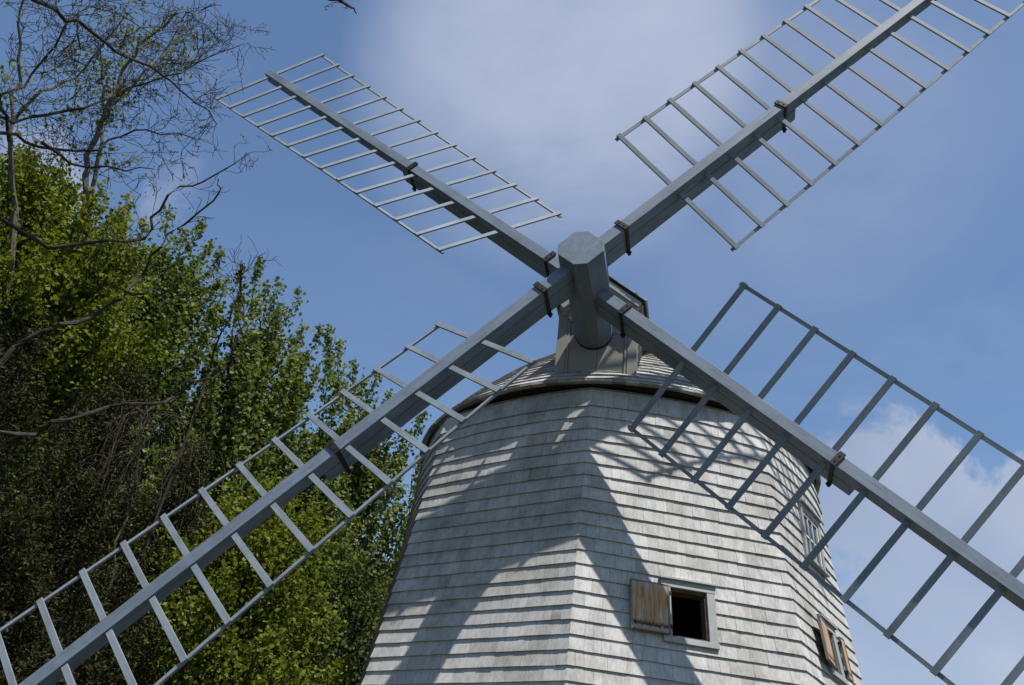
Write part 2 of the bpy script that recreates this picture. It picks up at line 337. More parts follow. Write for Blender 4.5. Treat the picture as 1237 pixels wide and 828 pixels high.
# boarding under the shingles, open at the windows
for i in range(-2, 6):
    zs = sorted(set([0.0, 1, 2, 3, 3.5, 4.9, 5.1, 6.2, 6.4, 6.6, 6.772] + [h for q in HOLES for h in (q[3], q[4])] + [5.5, 5.75]))
    for za, zb in zip(zs[:-1], zs[1:]):
        H0 = hw(za); ts = sorted(set([-1.0, -0.75, -0.5, 0.5, 0.75, 1.0] + [0.0]))
        TA = [x*hw(za) for x in ts]; TB = [x*hw(zb) for x in ts]
        hs = [q for q in HOLES if q[0] == i and q[3] <= za+1e-6 and q[4] >= zb-1e-6]
        if hs:
            h = hs[0]; TA = [-hw(za), -0.7, h[1], h[2], 0.7, hw(za)]; TB = [-hw(zb), -0.7, h[1], h[2], 0.7, hw(zb)]
        for q in range(len(TA)-1):
            if hs and q == 2: continue
            tower.poly([wall(i, TA[q], za, -0.004), wall(i, TA[q+1], za, -0.004), wall(i, TB[q+1], zb, -0.004), wall(i, TB[q], zb, -0.004)], 0.5, 1)
tw = tower.build('tower', [M_SH, M_DARK], mill)
# moulding and dark curb at the head of the wall
mb = MB()
def prof_ring(mb, prof, mi=0, n=12):           # prof: (z, off) closed section swept round the tower
    rings = []
    for i in range(-2, 6):
        for q in range(n):
            fr = -1+2*q/n
            rings.append([wall(i, fr*hw(z), z, o) for z, o in prof])
    k = len(prof); base = len(mb.v)
    for r in rings: mb.v += [tuple(p) for p in r]
    m_ = len(rings)
    for a in range(m_):
        for j in range(k):
            p = base+a*k+j; q_ = base+a*k+(j+1) % k; p2 = base+((a+1) % m_)*k+j; q2 = base+((a+1) % m_)*k+(j+1) % k
            mb.f.append((p, p2, q2, q_)); mb.t.append(0.5); mb.m.append(mi)
prof_ring(mb, [(6.745, 0.006), (6.745, 0.018), (6.758, 0.022), (6.766, 0.014), (6.766, 0.006)])
mb.build('wall_head_moulding', M_SHEDGE, tw)

# ---- cap: shingled dome
_RA = np.array([math.cos(-0.10626), math.sin(-0.10626)]); _AA = np.array([math.sin(-0.10626), -math.cos(-0.10626)])      # across and along the windshaft
RX, RY, CXA, CYA, RL, ZL, HD, QD = 2.82, 3.122, 0.022, -0.285, 2.82, 6.825, 2.05, 1.7
def plan(a, r):
    v = _RA*(CXA+r*math.cos(a))+_AA*(CYA+r*RY/RX*math.sin(a)); return float(v[0]), float(v[1])
def dome_z(r): return ZL + HD*(1-(r/RL)**QD)
def dome_n(r):
    s = -HD*QD/RL*(r/RL)**(QD-1); n = np.array([-s, 1.0]); return n/np.linalg.norm(n)
def dome(a, r, off=0.0):
    n = dome_n(r); rr = r+n[0]*off; return np.array([*plan(a, rr), dome_z(r)+n[1]*off])
cap = MB(); r = RL; k = 0
while r > 0.15:
    s = math.hypot(1, HD*QD/RL*(r/RL)**(QD-1)); dr = 0.125/s; rt = max(0.05, r-dr*1.15); a = rs.uniform(0, 0.1); a_end = a+2*PI
    ct = rs.uniform(-0.12, 0.12)
    while a < a_end-1e-4:
        w = rs.uniform(0.09, 0.2)/max(r, 0.3); e = min(a+w, a_end)
        if a_end-e < 0.03: e = a_end
        ob = 0.024+rs.uniform(-0.003, 0.003); rj = r+rs.uniform(-0.0025, 0.0025) if k else r+rs.uniform(-0.005, 0.003)
        tn = min(1, max(0, rs.gauss(0.5, 0.2)+ct)); e2 = e-0.002/max(r, 0.3)
        p = [dome(a, rj, ob), dome(e2, rj, ob), dome(e2, rt, 0.004), dome(a, rt, 0.004), dome(a, rj, 0.0), dome(e2, rj, 0.0)]
        n = len(cap.v); cap.v += [tuple(q) for q in p]
        for f in ((0, 1, 2, 3), (4, 5, 1, 0), (4, 0, 3), (1, 5, 2)): cap.f.append(tuple(n+q for q in f)); cap.t.append(tn); cap.m.append(0)
        a = e
    r -= dr; k += 1
# under-roof shell and doubled starter course
NS = 96; rl = [RL-0.01, 2.4, 2.0, 1.5, 1.0, 0.5, 0.02]
for i in range(NS):
    a0, a1 = 2*PI*i/NS, 2*PI*(i+1)/NS
    for ra, rb in zip(rl[:-1], rl[1:]): cap.poly([dome(a0, ra, -0.004), dome(a1, ra, -0.004), dome(a1, rb, -0.004), dome(a0, rb, -0.004)], 0.4, 1)
capo = cap.build('cap', [M_ROOF, M_DARK], mill)
mb = MB(); rr_ = random.Random(3)
def ring_box(mb, r0, r1, z0, z1, n, jr=0.0, jz=0.0, mi=0):
    for i in range(n):
        a0, a1 = 2*PI*i/n, 2*PI*(i+1)/n - 0.0012; j = rr_.uniform(-jr, jr); q = rr_.uniform(-jz, jz)
        P = lambda a, r, z: np.array([*plan(a, r), z])
        mb.hexa([P(a0, r0, z0+q), P(a1, r0, z0+q), P(a1, r1+j, z0+q), P(a0, r1+j, z0+q), P(a0, r0, z1), P(a1, r0, z1), P(a1, r1+j, z1), P(a0, r1+j, z1)], rr_.random(), mi)
ring_box(mb, 2.55, 2.835, 6.803, 6.827, 110, 0.008, 0.002, 0)      # starter shingles
ring_box(mb, 2.40, 2.775, 6.782, 6.80, 48, 0.006, 0.003, 1)        # rim boards
ring_box(mb, 2.30, 2.60, 6.765, 6.774, 48, 0.0, 0.0, 1)
mb.build('cap_rim', [M_ROOF, M_RIM], capo)

# ---- dormer that carries the windshaft
SAZ, TILT, PHI = -0.10626, 0.13894, 0.84462
AZ = np.array([math.sin(SAZ), -math.cos(SAZ), 0]); RT = np.array([math.cos(SAZ), math.sin(SAZ), 0]); UPZ = np.array([0, 0, 1.0])
O0 = np.zeros(3); C0 = 0.035                                # box middle line
FD, HWD = 2.66, 0.49
dm = MB()
def dbox(mb, x0, x1, y0, y1, z0, z1, t=0.5, mi=0): mb.box(O0, RT, AZ, UPZ, (C0+x0, C0+x1), (y0, y1), (z0, z1), t, mi)
dbox(dm, -HWD+0.02, HWD-0.02, 0.9, FD-0.03, 6.85, 7.95)              # core
xs = [-0.372, -0.002, 0.372]
for a, b_ in ((-0.372, 0.006), (0.010, 0.372)):                      # front boards
    dbox(dm, a, b_, FD-0.03, FD-0.004, 6.95, 7.558); dbox(dm, a, b_, FD-0.03, FD-0.006, 7.564, 7.93)
dbox(dm, -HWD, -0.376, FD-0.14, FD+0.022, 6.93, 7.93); dbox(dm, 0.376, HWD, FD-0.14, FD+0.022, 6.93, 7.93)     # corner boards
dbox(dm, -0.376, -0.34, FD-0.004, FD+0.012, 6.95, 7.93)              # batten
dbox(dm, 0.34, 0.376, FD-0.004, FD+0.012, 6.95, 7.93)
dbox(dm, -0.53, 0.53, FD-0.1, FD+0.03, 6.925, 6.948)                 # sill flashing board
dormer = dm.build('dormer', M_DORM, capo, bevel=0.003)
# shingled cheeks
for s in (-1, 1):
    sh = MB()
    z = 7.03
    while z < 7.92:
        y = 1.0
        while y < FD-0.15:
            e = min(y+rs.uniform(0.09, 0.18), FD-0.142)
            X0, X1 = C0+s*(HWD+0.012), C0+s*(HWD-0.008); P = lambda x, yy, zz: RT*x+AZ*yy+UPZ*zz
            sh.hexa([P(X0-s*0.02, y, z), P(X0, y, z), P(X0, e-0.002, z), P(X0-s*0.02, e-0.002, z), P(X1-s*0.01, y, z+0.13), P(X1, y, z+0.13), P(X1, e-0.002, z+0.13), P(X1-s*0.01, e-0.002, z+0.13)], rs.random())
            y = e
        z += 0.115
    sh.build('dormer_cheek', M_ROOF, capo)
# gable roof
AX, EX, EZ, YF, YB = 8.375, 0.54, 7.925, 2.85, 0.4
CR = 0.075
dr_ = MB(); tr = MB()
SL = (AX-EZ)/EX; sn = np.array([SL, 1.0])/math.hypot(SL, 1)
for s in (-1, 1):
    def RP(u, y, o): # u 0 eave .. 1 ridge ; o offset up the normal
        x = s*(EX*(1-u)); z = EZ+(AX-EZ)*u; return RT*(CR+x+s*sn[0]*o)+AZ*y+UPZ*(z+sn[1]*o)
    dr_.hexa([RP(0, YB, -0.035), RP(0, YF-0.012, -0.035), RP(1, YF-0.012, -0.035), RP(1, YB, -0.035), RP(0, YB, -0.004), RP(0, YF-0.012, -0.004), RP(1, YF-0.012, -0.004), RP(1, YB, -0.004)], 0.3, 1)
    nc = 8
    for c in range(nc):
        y = YB
        while y < YF-0.001:
            e = min(YF+rs.uniform(-0.004, 0.008), y+rs.uniform(0.09, 0.2)); 
            if YF-e < 0.05: e = YF+rs.uniform(-0.004, 0.008)
            u0, u1 = c/nc-(0.03 if c == 0 else 0), min(1.0, (c+1.15)/nc)
            dr_.hexa([RP(u0, y, 0.0), RP(u0, e-0.002, 0.0), RP(u0, e-0.002, 0.022), RP(u0, y, 0.022), RP(u1, y, -0.002), RP(u1, e-0.002, -0.002), RP(u1, e-0.002, 0.004), RP(u1, y, 0.004)], rs.random(), 0)
            y = e
    # raking boards: outer fascia, then two stepped mouldings back to the wall
    for (ya, yb, oa, ob_) in ((YF-0.06, YF-0.022, -0.11, -0.037), (YF-0.18, YF-0.062, -0.135, -0.037), (FD-0.02, YF-0.182, -0.16, -0.037), (FD-0.02, FD+0.03, -0.25, -0.162)):
        tr.hexa([RP(0.02, ya, oa), RP(0.02, yb, oa), RP(1.05, yb, oa), RP(1.05, ya, oa), RP(0.02, ya, ob_), RP(0.02, yb, ob_), RP(1.0, yb, ob_), RP(1.0, ya, ob_)])
    # cornice return at the eave
    tr.box(O0, RT, AZ, UPZ, tuple(sorted((CR+s*0.36, CR+s*0.515))), (FD-0.02, YF-0.07), (7.87, 7.908))
    tr.box(O0, RT, AZ, UPZ, tuple(sorted((CR+s*0.38, CR+s*0.49))), (FD-0.02, YF-0.14), (7.825, 7.87))
    tr.box(O0, RT, AZ, UPZ, tuple(sorted((C0+s*(HWD+0.003), CR+s*0.515))), (0.9, FD-0.02), (7.87, 7.906))
# gable triangle
P = lambda x, y, z: RT*(C0+x)+AZ*y+UPZ*z
for ya, yb in ((FD-0.05, FD-0.002),):
    for x0, x1 in ((-0.42, 0.04), (0.04, 0.47)):
        zt = lambda x: AX-SL*abs(x-0.04)-0.07
        tr.hexa([P(x0, ya, 7.91), P(x1, ya, 7.91), P(x1, ya, zt(x1)), P(x0, ya, zt(x0)), P(x0, yb, 7.91), P(x1, yb, 7.91), P(x1, yb, zt(x1)), P(x0, yb, zt(x0))])
tr.box(O0, RT, AZ, UPZ, (C0-0.42, C0+0.42), (FD-0.02, FD+0.035), (7.87, 7.908))
dr_.build('dormer_roof', [M_ROOF, M_RIM], capo); tr.build('gable_trim', M_TRIM, capo, bevel=0.003)

# ---- windshaft and sails
FR = np.array([math.sin(SAZ)*math.cos(TILT), -math.cos(SAZ)*math.cos(TILT), math.sin(TILT)]); UP = np.cross(RT, FR); UP = UP if UP[2] > 0 else -UP
HUB = CAM+1.002*(np.array([-0.44175, -4.11788, 7.76931])-CAM)
def octo(c, L, Cc, h=None):                   # chamfered square with its flats square to the arms
    d1 = RT*math.cos(PHI)+UP*math.sin(PHI); d2 = -RT*math.sin(PHI)+UP*math.cos(PHI); h_ = L; out = []
    for (a, b_) in ((h_, -(h_-Cc)), (h_, h_-Cc), (h_-Cc, h_), (-(h_-Cc), h_), (-h_, h_-Cc), (-h_, -(h_-Cc)), (-(h_-Cc), -h_), (h_-Cc, -h_)): out.append(c+d1*a+d2*b_)
    return out
mb = MB(); mb.rings([octo(HUB-FR*0.004, 0.236, 0.112), octo(HUB, 0.2300, 0.108)][::-1] + [octo(HUB-FR*0.62, 0.2417, 0.114)])
def ngon(c, r, n=32): return [c+(RT*math.cos(PHI+2*PI*(k+0.0)/n)+UP*math.sin(PHI+2*PI*(k+0.0)/n))*r for k in range(n)]
def octo32(c, L, Cc, rc, bl):                 # blend of the chamfered square and a circle, 32 points
    o8 = octo(c, L, Cc); o = []
    for k in range(32):
        j = (k//4) % 8; f = (k % 4)/4; p = o8[j]*(1-f)+o8[(j+1) % 8]*f; v = p-c
        ang = v/np.linalg.norm(v); o.append(c+v*(1-bl)+ang*rc*bl)
    return o
shaft = MB(); shaft.rings([octo32(HUB-FR*0.621, 0.216, 0.118, 0.23, 0.0), octo32(HUB-FR*1.25, 0.218, 0.118, 0.228, 0.0), octo32(HUB-FR*1.40, 0.222, 0.12, 0.228, 1.0), octo32(HUB-FR*2.2, 0.22, 0.12, 0.228, 1.0)])
sho = grain(shaft.build('windshaft', M_PAINT, mill, bevel=0.004), FR, RT, UP)
grain(mb.build('shaft_head', M_PAINT, sho, bevel=0.006), FR, RT, UP)
# iron ring and dark gap where the shaft enters the boards
rg_ = MB(); t_ent = 1.515
q0, q1 = HUB-FR*(t_ent-0.03), HUB-FR*(t_ent+0.05)
def annulus(mb, ca, cb, ra, rb, n=40):
    A1, A2, B1, B2 = ngon(ca, ra, n), ngon(ca, rb, n), ngon(cb, ra, n), ngon(cb, rb, n)
    for k in range(n):
        j = (k+1) % n; mb.poly([A1[k], A1[j], A2[j], A2[k]]); mb.poly([A2[k], A2[j], B2[j], B2[k]]); mb.poly([B1[k], B1[j], A1[j], A1[k]])
annulus(rg_, q0, q1, 0.2285, 0.2345)
rg_.build('shaft_collar', M_IRON, sho)

C = dict(hw0=0.0691, hw1=-0.00087, tf=0.0800, tf1=-0.00640, tb=0.0753, tb1=0.00785, tk=0.2193, c1=0.2096, c2=0.6274, b0=0.41053, b1=-0.010607, b2=-0.000633, r0=1.5296, s=0.44795, w=0.99006, w2=1.0120)
for _k in C:
    if _k not in ('hw1', 'tf1', 'tb1', 'b0', 'b1', 'b2'): C[_k] *= 1.002
ARMS = {'UR': (0, -0.00099, -0.0041, -0.0084, 0.0109, -0.0410, -0.0177), 'UL': (1, -0.00124, -0.0096, -0.0218, -0.0163, -0.0019, -0.0223),
        'LL': (2, -0.0067, -0.0029, 0.0071, 0.0115, 0.0668, 0.0258), 'LR': (3, -0.0106, -0.0160, 0.0230, -0.0068, -0.0232, 0.0141)}
rj = random.Random(21)
for an_, (ia, off, op, drr, dw, dw2, db) in ARMS.items():
    an = PHI+ia*PI/2+off; d = RT*math.cos(an)+UP*math.sin(an); cw = RT*math.cos(an-PI/2)+UP*math.sin(an-PI/2)
    d = d*math.cos(op)+FR*math.sin(op); dep = C['c1'] if ia % 2 == 0 else C['c2']; B = HUB-FR*dep
    def sec(rr, f, bk, h): return [B+d*rr+cw*h+FR*f, B+d*rr-cw*h+FR*f, B+d*rr-cw*h-FR*bk, B+d*rr+cw*h-FR*bk]
    def HWt(rr): return C['hw0']+C['hw1']*rr
    def F_(rr): return C['tf']+C['tf1']*rr
    def B_(rr): return C['tb']+C['tb1']*rr
    mb = MB(); r1 = 7.47; mb.hexa(sec(0.12, F_(0.12), B_(0.12), HWt(0.12))+sec(r1, F_(r1), B_(r1), HWt(r1)))
    sail = grain(mb.build('sail', M_PAINT, mill, bevel=0.005), d, cw, FR)
    mb = MB(); re = 3.66; bk = C['tb']+C['tk']
    mb.hexa(sec(0.14, -B_(0.14)-0.012, bk, 0.0655)+sec(re, -B_(re)-0.012, bk-0.02, 0.064)); grain(mb.build('backing_beam', M_PAINT, sail, bevel=0.005), d, cw, FR)
    ends = {1: [], -1: []}
    for k in range(14):
        be = C['b0']+C['b1']*k+C['b2']*k*k+db; rr = C['r0']+C['s']*k+drr; rd = cw*math.cos(be)-FR*math.sin(be); nn = FR*math.cos(be)+cw*math.sin(be)
        cen = B+d*rr-FR*0.006*k/13; w1, w2_ = C['w']+dw, C['w2']+dw2
        mb = MB(); mb.box(cen, rd, d, nn, (-w2_-0.01+rj.uniform(-.006, .006), w1+0.01+rj.uniform(-.006, .006)), (-0.031, 0.031), (-0.011, 0.011))
        grain(mb.build('sail_bar', M_BAR, sail, bevel=0.002), rd, d, nn)
        ends[1].append((cen+rd*(w1-0.022), rd, nn)); ends[-1].append((cen-rd*(w2_-0.022), rd, nn))
    for s in (1, -1):
        mb = MB(); E = ends[s]; rings = []
        pts = [(E[0][0]-d*0.06, E[0][1], E[0][2])]+E+[(E[-1][0]+d*0.06, E[-1][1], E[-1][2])]
        for (p, rd, nn) in pts: rings.append([p+rd*0.02-nn*0.0125, p-rd*0.02-nn*0.0125, p-rd*0.02-nn*0.034, p+rd*0.02-nn*0.034])
        mb.rings(rings); grain(mb.build('hem_lath', M_BAR, sail), d, cw, FR)
    for rs_ in (0.63, 3.44):
        mb = MB(); h = HWt(rs_)+0.002; f = F_(rs_)+0.003; kb = bk+0.003 - (0.018 if rs_ > 1 else 0)
        c = B+d*rs_
        mb.box(c, d, cw, FR, (-0.034, 0.034), (-h-0.018, h+0.018), (f, f+0.018))
        for s in (-1, 1):
            mb.box(c, d, cw, FR, (-0.022, 0.022), tuple(sorted((s*h, s*(h+0.012)))), (-kb, f-0.001))
            mb.tube([c+cw*s*(h+0.004)-FR*(kb+0.004), c+cw*s*(h+0.004)-FR*(kb+0.06)], 0.011, 0.011, 6)
            mb.tube([c+cw*s*(h+0.006)-FR*(kb+0.022), c+cw*s*(h+0.006)-FR*(kb+0.044)], 0.023, 0.023, 6)
            mb.tube([c+cw*s*h*0.55+FR*(f+0.012), c+cw*s*h*0.55+FR*(f+0.026)], 0.009, 0.009, 6)
        mb.box(c, d, cw, FR, (-0.024, 0.024), (-h-0.03, h+0.03), (-kb-0.018, -kb))
        mb.build('iron_strap', M_IRON, sail, bevel=0.002)

# ---- windows
def win_frame(i, zc, zspan, proud):
    n, tt, up = face_axes(i)
    za, zb = zc-zspan, zc+zspan; pa, pb = r_mid(za)+proud, r_mid(zb)+proud
    v = (n*pb+up*zb)-(n*pa+up*za); v /= np.linalg.norm(v); nn = np.cross(tt, v); nn = nn if nn @ n > 0 else -nn
    o = n*(pa+pb)/2+up*zc; return o, tt, v, nn
def planks(mb, o, x, y, z, xr, yr, zr, n, rnd):
    w = (xr[1]-xr[0])/n
    for k in range(n): mb.box(o, x, y, z, (xr[0]+w*k+0.0012, xr[0]+w*(k+1)-0.0012), yr, zr, rnd.random())
def make_shutter(o, x, y, nn, w, h, sgn, parent, label=None):
    """o hinge foot, x direction away from the hinge, y up, nn outward face"""
    mb = MB(); rnd = random.Random(int(w*1000)+sgn)
    nb = 4; bw = (w-0.03)/nb
    for k in range(nb):
        for q in range(12):                     # cells so the wear can follow height
            mb.box(o, x, y, nn, (0.015+bw*k+0.001, 0.015+bw*(k+1)-0.001), (0.012+(h-0.024)*q/12, 0.012+(h-0.024)*(q+1)/12), (0.006, 0.024), (q+0.5)/12)
    so_ = mb.build('shutter', M_SHUT, parent)
    me = so_.data; at = me.attributes.new('hgt', 'FLOAT', 'POINT'); oo = np.array(o)
    at.data.foreach_set('value', [float((np.array(v.co)-oo) @ np.array(y))/h for v in me.vertices])
    if label: so_['label'] = label
    return so_
def shutter_edges(mb, o, x, y, nn, w, h):
    mb.box(o, x, y, nn, (0, 0.0145), (0, h), (0, 0.03)); mb.box(o, x, y, nn, (w-0.0145, w), (0, h), (0, 0.03))
    mb.box(o, x, y, nn, (0.015, w-0.015), (h-0.0115, h), (0, 0.03)); mb.box(o, x, y, nn, (0.015, w-0.015), (0, 0.0115), (0, 0.03)); mb.box(o, x, y, nn, (0.015, w-0.015), (0.012, h-0.012), (0, 0.0055))
def open_window(i, t0, t1, z0, z1, shut, cas_l, cas_r, proud=0.03):
    zc = (z0+z1)/2; o, x, y, nn = win_frame(i, zc, (z1-z0)/2, proud); h = (z1-z0)/2
    f = MB(); D0, D1 = -0.06, 0.012
    f.box(o, x, y, nn, (t0-cas_l, t0), (-h-0.01, h+0.01), (D0, D1)); f.box(o, x, y, nn, (t1, t1+cas_r), (-h-0.01, h+0.01), (D0, D1))
    f.box(o, x, y, nn, (t0-cas_l-0.012, t1+cas_r+0.004), (h+0.0105, h+0.085), (D0, D1+0.004))
    f.box(o, x, y, nn, (t0-cas_l-0.028, t1+cas_r+0.028), (h+0.0855, h+0.108), (D0, D1+0.035))
    fo = f.build('window', M_TRIM, mill, bevel=0.003)
    s = MB(); s.box(o, x, y, nn, (t0-cas_l-0.004, t1+cas_r+0.008), (-h-0.07, -h-0.0105), (D0, D1+0.012)); s.build('sill', M_TRIM, fo, bevel=0.003)
    st = MB(); q = 0.018; DD = -0.14
    st.box(o, x, y, nn, (t0+0.001, t0+q), (-h+q+0.001, h-q-0.001), (DD, -0.02)); st.box(o, x, y, nn, (t1-q, t1-0.001), (-h+q+0.001, h-q-0.001), (DD, -0.02))
    st.box(o, x, y, nn, (t0+0.001, t1-0.001), (h-q, h), (DD, -0.02)); st.box(o, x, y, nn, (t0+0.001, t1-0.001), (-h, -h+q), (DD, -0.02)); st.build('window_stop', M_STOP, fo)
    for (th, w, sgn, ang, lab) in shut:        # hinge t, width, direction, opening angle from flat against wall
        xx = x*sgn*math.cos(ang)+nn*math.sin(ang); n2 = nn*math.cos(ang)-x*sgn*math.sin(ang)
        oh = o+x*th-y*(h+0.004)+nn*(D1+0.012); H = 2*h+0.012
        so_ = make_shutter(oh, xx, y, n2, w, H, sgn, fo, lab)
        eg = MB(); shutter_edges(eg, oh, xx, y, n2, w, H); eg.build('shutter_frame', M_SHEDGE, fo)
        for zz in (0.16, 0.84):
            hg = MB(); hg.box(oh+y*H*zz, x, y, nn, tuple(sorted((-sgn*0.022, sgn*0.004))), (-0.014, 0.014), (-0.012, 0.034)); hg.build('hinge', M_IRON, fo)
    return fo
w1 = open_window(0, -0.187, 0.207, 3.935, 4.438, [(-0.218, 0.412, -1, 0.02, None)], 0.088, 0.088)
w2 = open_window(1, -0.195, 0.145, 4.045, 4.515, [(-0.235, 0.42, -1, 0.10, None), (0.28, 0.15, 1, 0.03, 'narrow weathered shutter leaf')], 0.11, 0.12)
# six-pane sash window high on the right face
o, x, y, nn = win_frame(1, 5.65, 0.30, 0.035)
f = MB(); a0, a1, b0_, b1_ = -0.325, 0.435, -0.33, 0.33; cw_ = 0.075
f.box(o, x, y, nn, (a0, a0+cw_), (b0_, b1_), (-0.07, 0.012)); f.box(o, x, y, nn, (a1-cw_, a1), (b0_, b1_), (-0.07, 0.012)); f.box(o, x, y, nn, (a0+cw_+.001, a1-cw_-.001), (b1_-0.07, b1_), (-0.07, 0.012))
f.box(o, x, y, nn, (a0-0.02, a1+0.02), (b1_+0.001, b1_+0.03), (-0.07, 0.05))
w3 = f.build('window', M_TRIM, mill, bevel=0.003)
s = MB(); s.box(o, x, y, nn, (a0-0.02, a1+0.02), (b0_-0.04, b0_-0.001), (-0.07, 0.045)); s.build('sill', M_TRIM, w3, bevel=0.003)
f = MB(); c0, c1, d0, d1 = a0+cw_+.002, a1-cw_-.002, b0_+0.001, b1_-0.071; e = 0.035
f.box(o, x, y, nn, (c0, c0+e), (d0, d1), (-0.04, -0.005)); f.box(o, x, y, nn, (c1-e, c1), (d0, d1), (-0.04, -0.005)); f.box(o, x, y, nn, (c0+e, c1-e), (d1-e, d1), (-0.04, -0.005)); f.box(o, x, y, nn, (c0+e, c1-e), (d0, d0+e), (-0.04, -0.005))
gx0, gx1, gy0, gy1 = c0+e, c1-e, d0+e, d1-e; mw = 0.011
for k in (1, 2): xm = gx0+(gx1-gx0)*k/3; f.box(o, x, y, nn, (xm-mw, xm+mw), (gy0, gy1), (-0.036, -0.009))
ym = (gy0+gy1)/2
for k in range(3): f.box(o, x, y, nn, (gx0+(gx1-gx0)*k/3+(mw if k else 0), gx0+(gx1-gx0)*(k+1)/3-(mw if k < 2 else 0)), (ym-mw, ym+mw), (-0.035, -0.010))
f.build('sash', M_WHITE, w3)
for k in range(3):
    for q in range(2):
        p = MB(); X0, X1 = gx0+(gx1-gx0)*k/3, gx0+(gx1-gx0)*(k+1)/3; Y0, Y1 = (gy0, ym) if q == 0 else (ym, gy1)
        p.box(o, x, y, nn, (X0+.001, X1-.001), (Y0+.001, Y1-.001), (-0.026, -0.022)); p.build('pane', M_GLASS, w3)

# ---------------------------------------------------------------- trees
def leaves_mesh(name, P, size, aspect, material, parent, rng, origin, upb=0.4, tint=None, fold=0.25):
    n = len(P); P = np.asarray(P)-np.array(origin)
    nrm_ = rng.normal(size=(n, 3)); nrm_[:, 2] = nrm_[:, 2]+upb*1.5; nrm_ /= np.linalg.norm(nrm_, axis=1)[:, None]
    a = rng.normal(size=(n, 3)); a -= (a*nrm_).sum(1)[:, None]*nrm_; a /= np.linalg.norm(a, axis=1)[:, None]; b_ = np.cross(nrm_, a)
    s = size*rng.uniform(0.6, 1.25, n)[:, None]; L = a*s; Wd = b_*s*aspect
    V = np.stack([P-L*0.5, P+Wd*0.5-L*0.05+nrm_*s*fold*0.3, P+L*0.5, P-Wd*0.5-L*0.05+nrm_*s*fold*0.3], 1).reshape(-1, 3)
    me = bpy.data.meshes.new(name); me.vertices.add(4*n); me.vertices.foreach_set('co', V.ravel().astype(np.float32))
    me.loops.add(4*n); me.loops.foreach_set('vertex_index', np.arange(4*n, dtype=np.int32))
    me.polygons.add(n); me.polygons.foreach_set('loop_start', np.arange(0, 4*n, 4, dtype=np.int32)); me.polygons.foreach_set('loop_total', np.full(n, 4, dtype=np.int32))
    me.materials.append(material); me.update(calc_edges=True)
    at = me.attributes.new('tint', 'FLOAT', 'FACE')
    t = np.clip(rng.normal(0.45, 0.2, n) if tint is None else tint+rng.normal(0, 0.15, n), 0, 1); at.data.foreach_set('value', t.astype(np.float32))
    o = bpy.data.objects.new(name, me); col.objects.link(o); o.parent = parent; return o
def bez(p0, p1, p2, n=7):
    t = np.linspace(0, 1, n)[:, None]; return (1-t)**2*p0+2*t*(1-t)*p1+t*t*p2
def prof_egg(u): return max(0.0, math.sin(PI*min(1, max(0, u))**0.95))**0.55
def make_tree(name, label, cat, base, z0, ztop, R, nshoot, per, leafsz, aspect, lmat, bmat, seed, tips=(), sig=0.24, upright=1.0, group=None, prof=prof_egg, trunk_r=0.22, lean=(0, 0), upb=0.4, kp=1.0, zlow=0.55, hz_=0.75):
    rng = np.random.default_rng(seed); bx, by = base; root = empty(name, (bx, by, 0)); tag(root, label, cat, group)
    tr_ = MB(); H = ztop
    ax = lambda z: np.array([bx+lean[0]*z/H+0.12*math.sin(z*0.9+seed), by+lean[1]*z/H+0.12*math.cos(z*0.7+seed), z])
    tr_.tube([ax(z) for z in np.linspace(0, H*0.93, 12)], trunk_r, 0.03, 8)
    pts = []; tn = []
    spec = [(np.array(t), 1.0) for t in tips]
    for i in range(nshoot):
        u = rng.uniform(0.0, 1.0)**0.85; z = z0+(ztop-z0)*u; rad = R*prof(u)*math.sqrt(rng.uniform(0.08, 1.0)); a = rng.uniform(0, 2*PI); c = ax(z)
        spec.append((np.array([c[0]+rad*math.cos(a), c[1]+rad*math.sin(a), z]), 1.0))
    for tip, _ in spec:
        c = ax(min(tip[2], H*0.92)); rad = math.hypot(*(tip-c)[:2]); rise = upright*(0.9*rad+0.9)*rng.uniform(0.8, 1.2)
        p0 = ax(max(z0*zlow, tip[2]-rise)); p1 = np.array([p0[0]+(tip[0]-p0[0])*hz_, p0[1]+(tip[1]-p0[1])*hz_, p0[2]+(tip[2]-p0[2])*0.3*kp+(0.6*(1-kp))])
        path = bez(p0, p1, tip, 8)+rng.normal(0, 0.035, (8, 3)); path[-1] = tip
        L = np.linalg.norm(np.diff(path, axis=0), axis=1).sum(); tr_.tube(path, 0.012+0.014*L*0.5, 0.004, 4)
        nl = int(per*L*rng.uniform(0.7, 1.3)); t = 1-rng.uniform(0, 1, nl)**1.25*0.85
        idx = t*7; i0 = np.clip(idx.astype(int), 0, 6); fr = (idx-i0)[:, None]; q = path[i0]*(1-fr)+path[i0+1]*fr
        sg = sig*(0.28+0.95*(1-t))[:, None]; jitter = rng.normal(size=(nl, 3))*sg
        q = q+jitter; pts.append(q); tn.append(np.full(nl, 0.45+rng.normal(0, 0.12)))
    pts = np.concatenate(pts); tn = np.concatenate(tn)
    to = tr_.build('trunk', bmat, root, origin=(bx, by, 0))
    leaves_mesh('crown', pts, leafsz, aspect, lmat, root, rng, (bx, by, 0), upb, tn)
    return root
def polar(az, dist): a = math.radians(az); return (CAM[0]+dist*math.sin(a), CAM[1]+dist*math.cos(a))
def tipat(az, te, dist): x_, y_ = polar(az, dist); return (x_, y_, CAM[2]+te*dist)

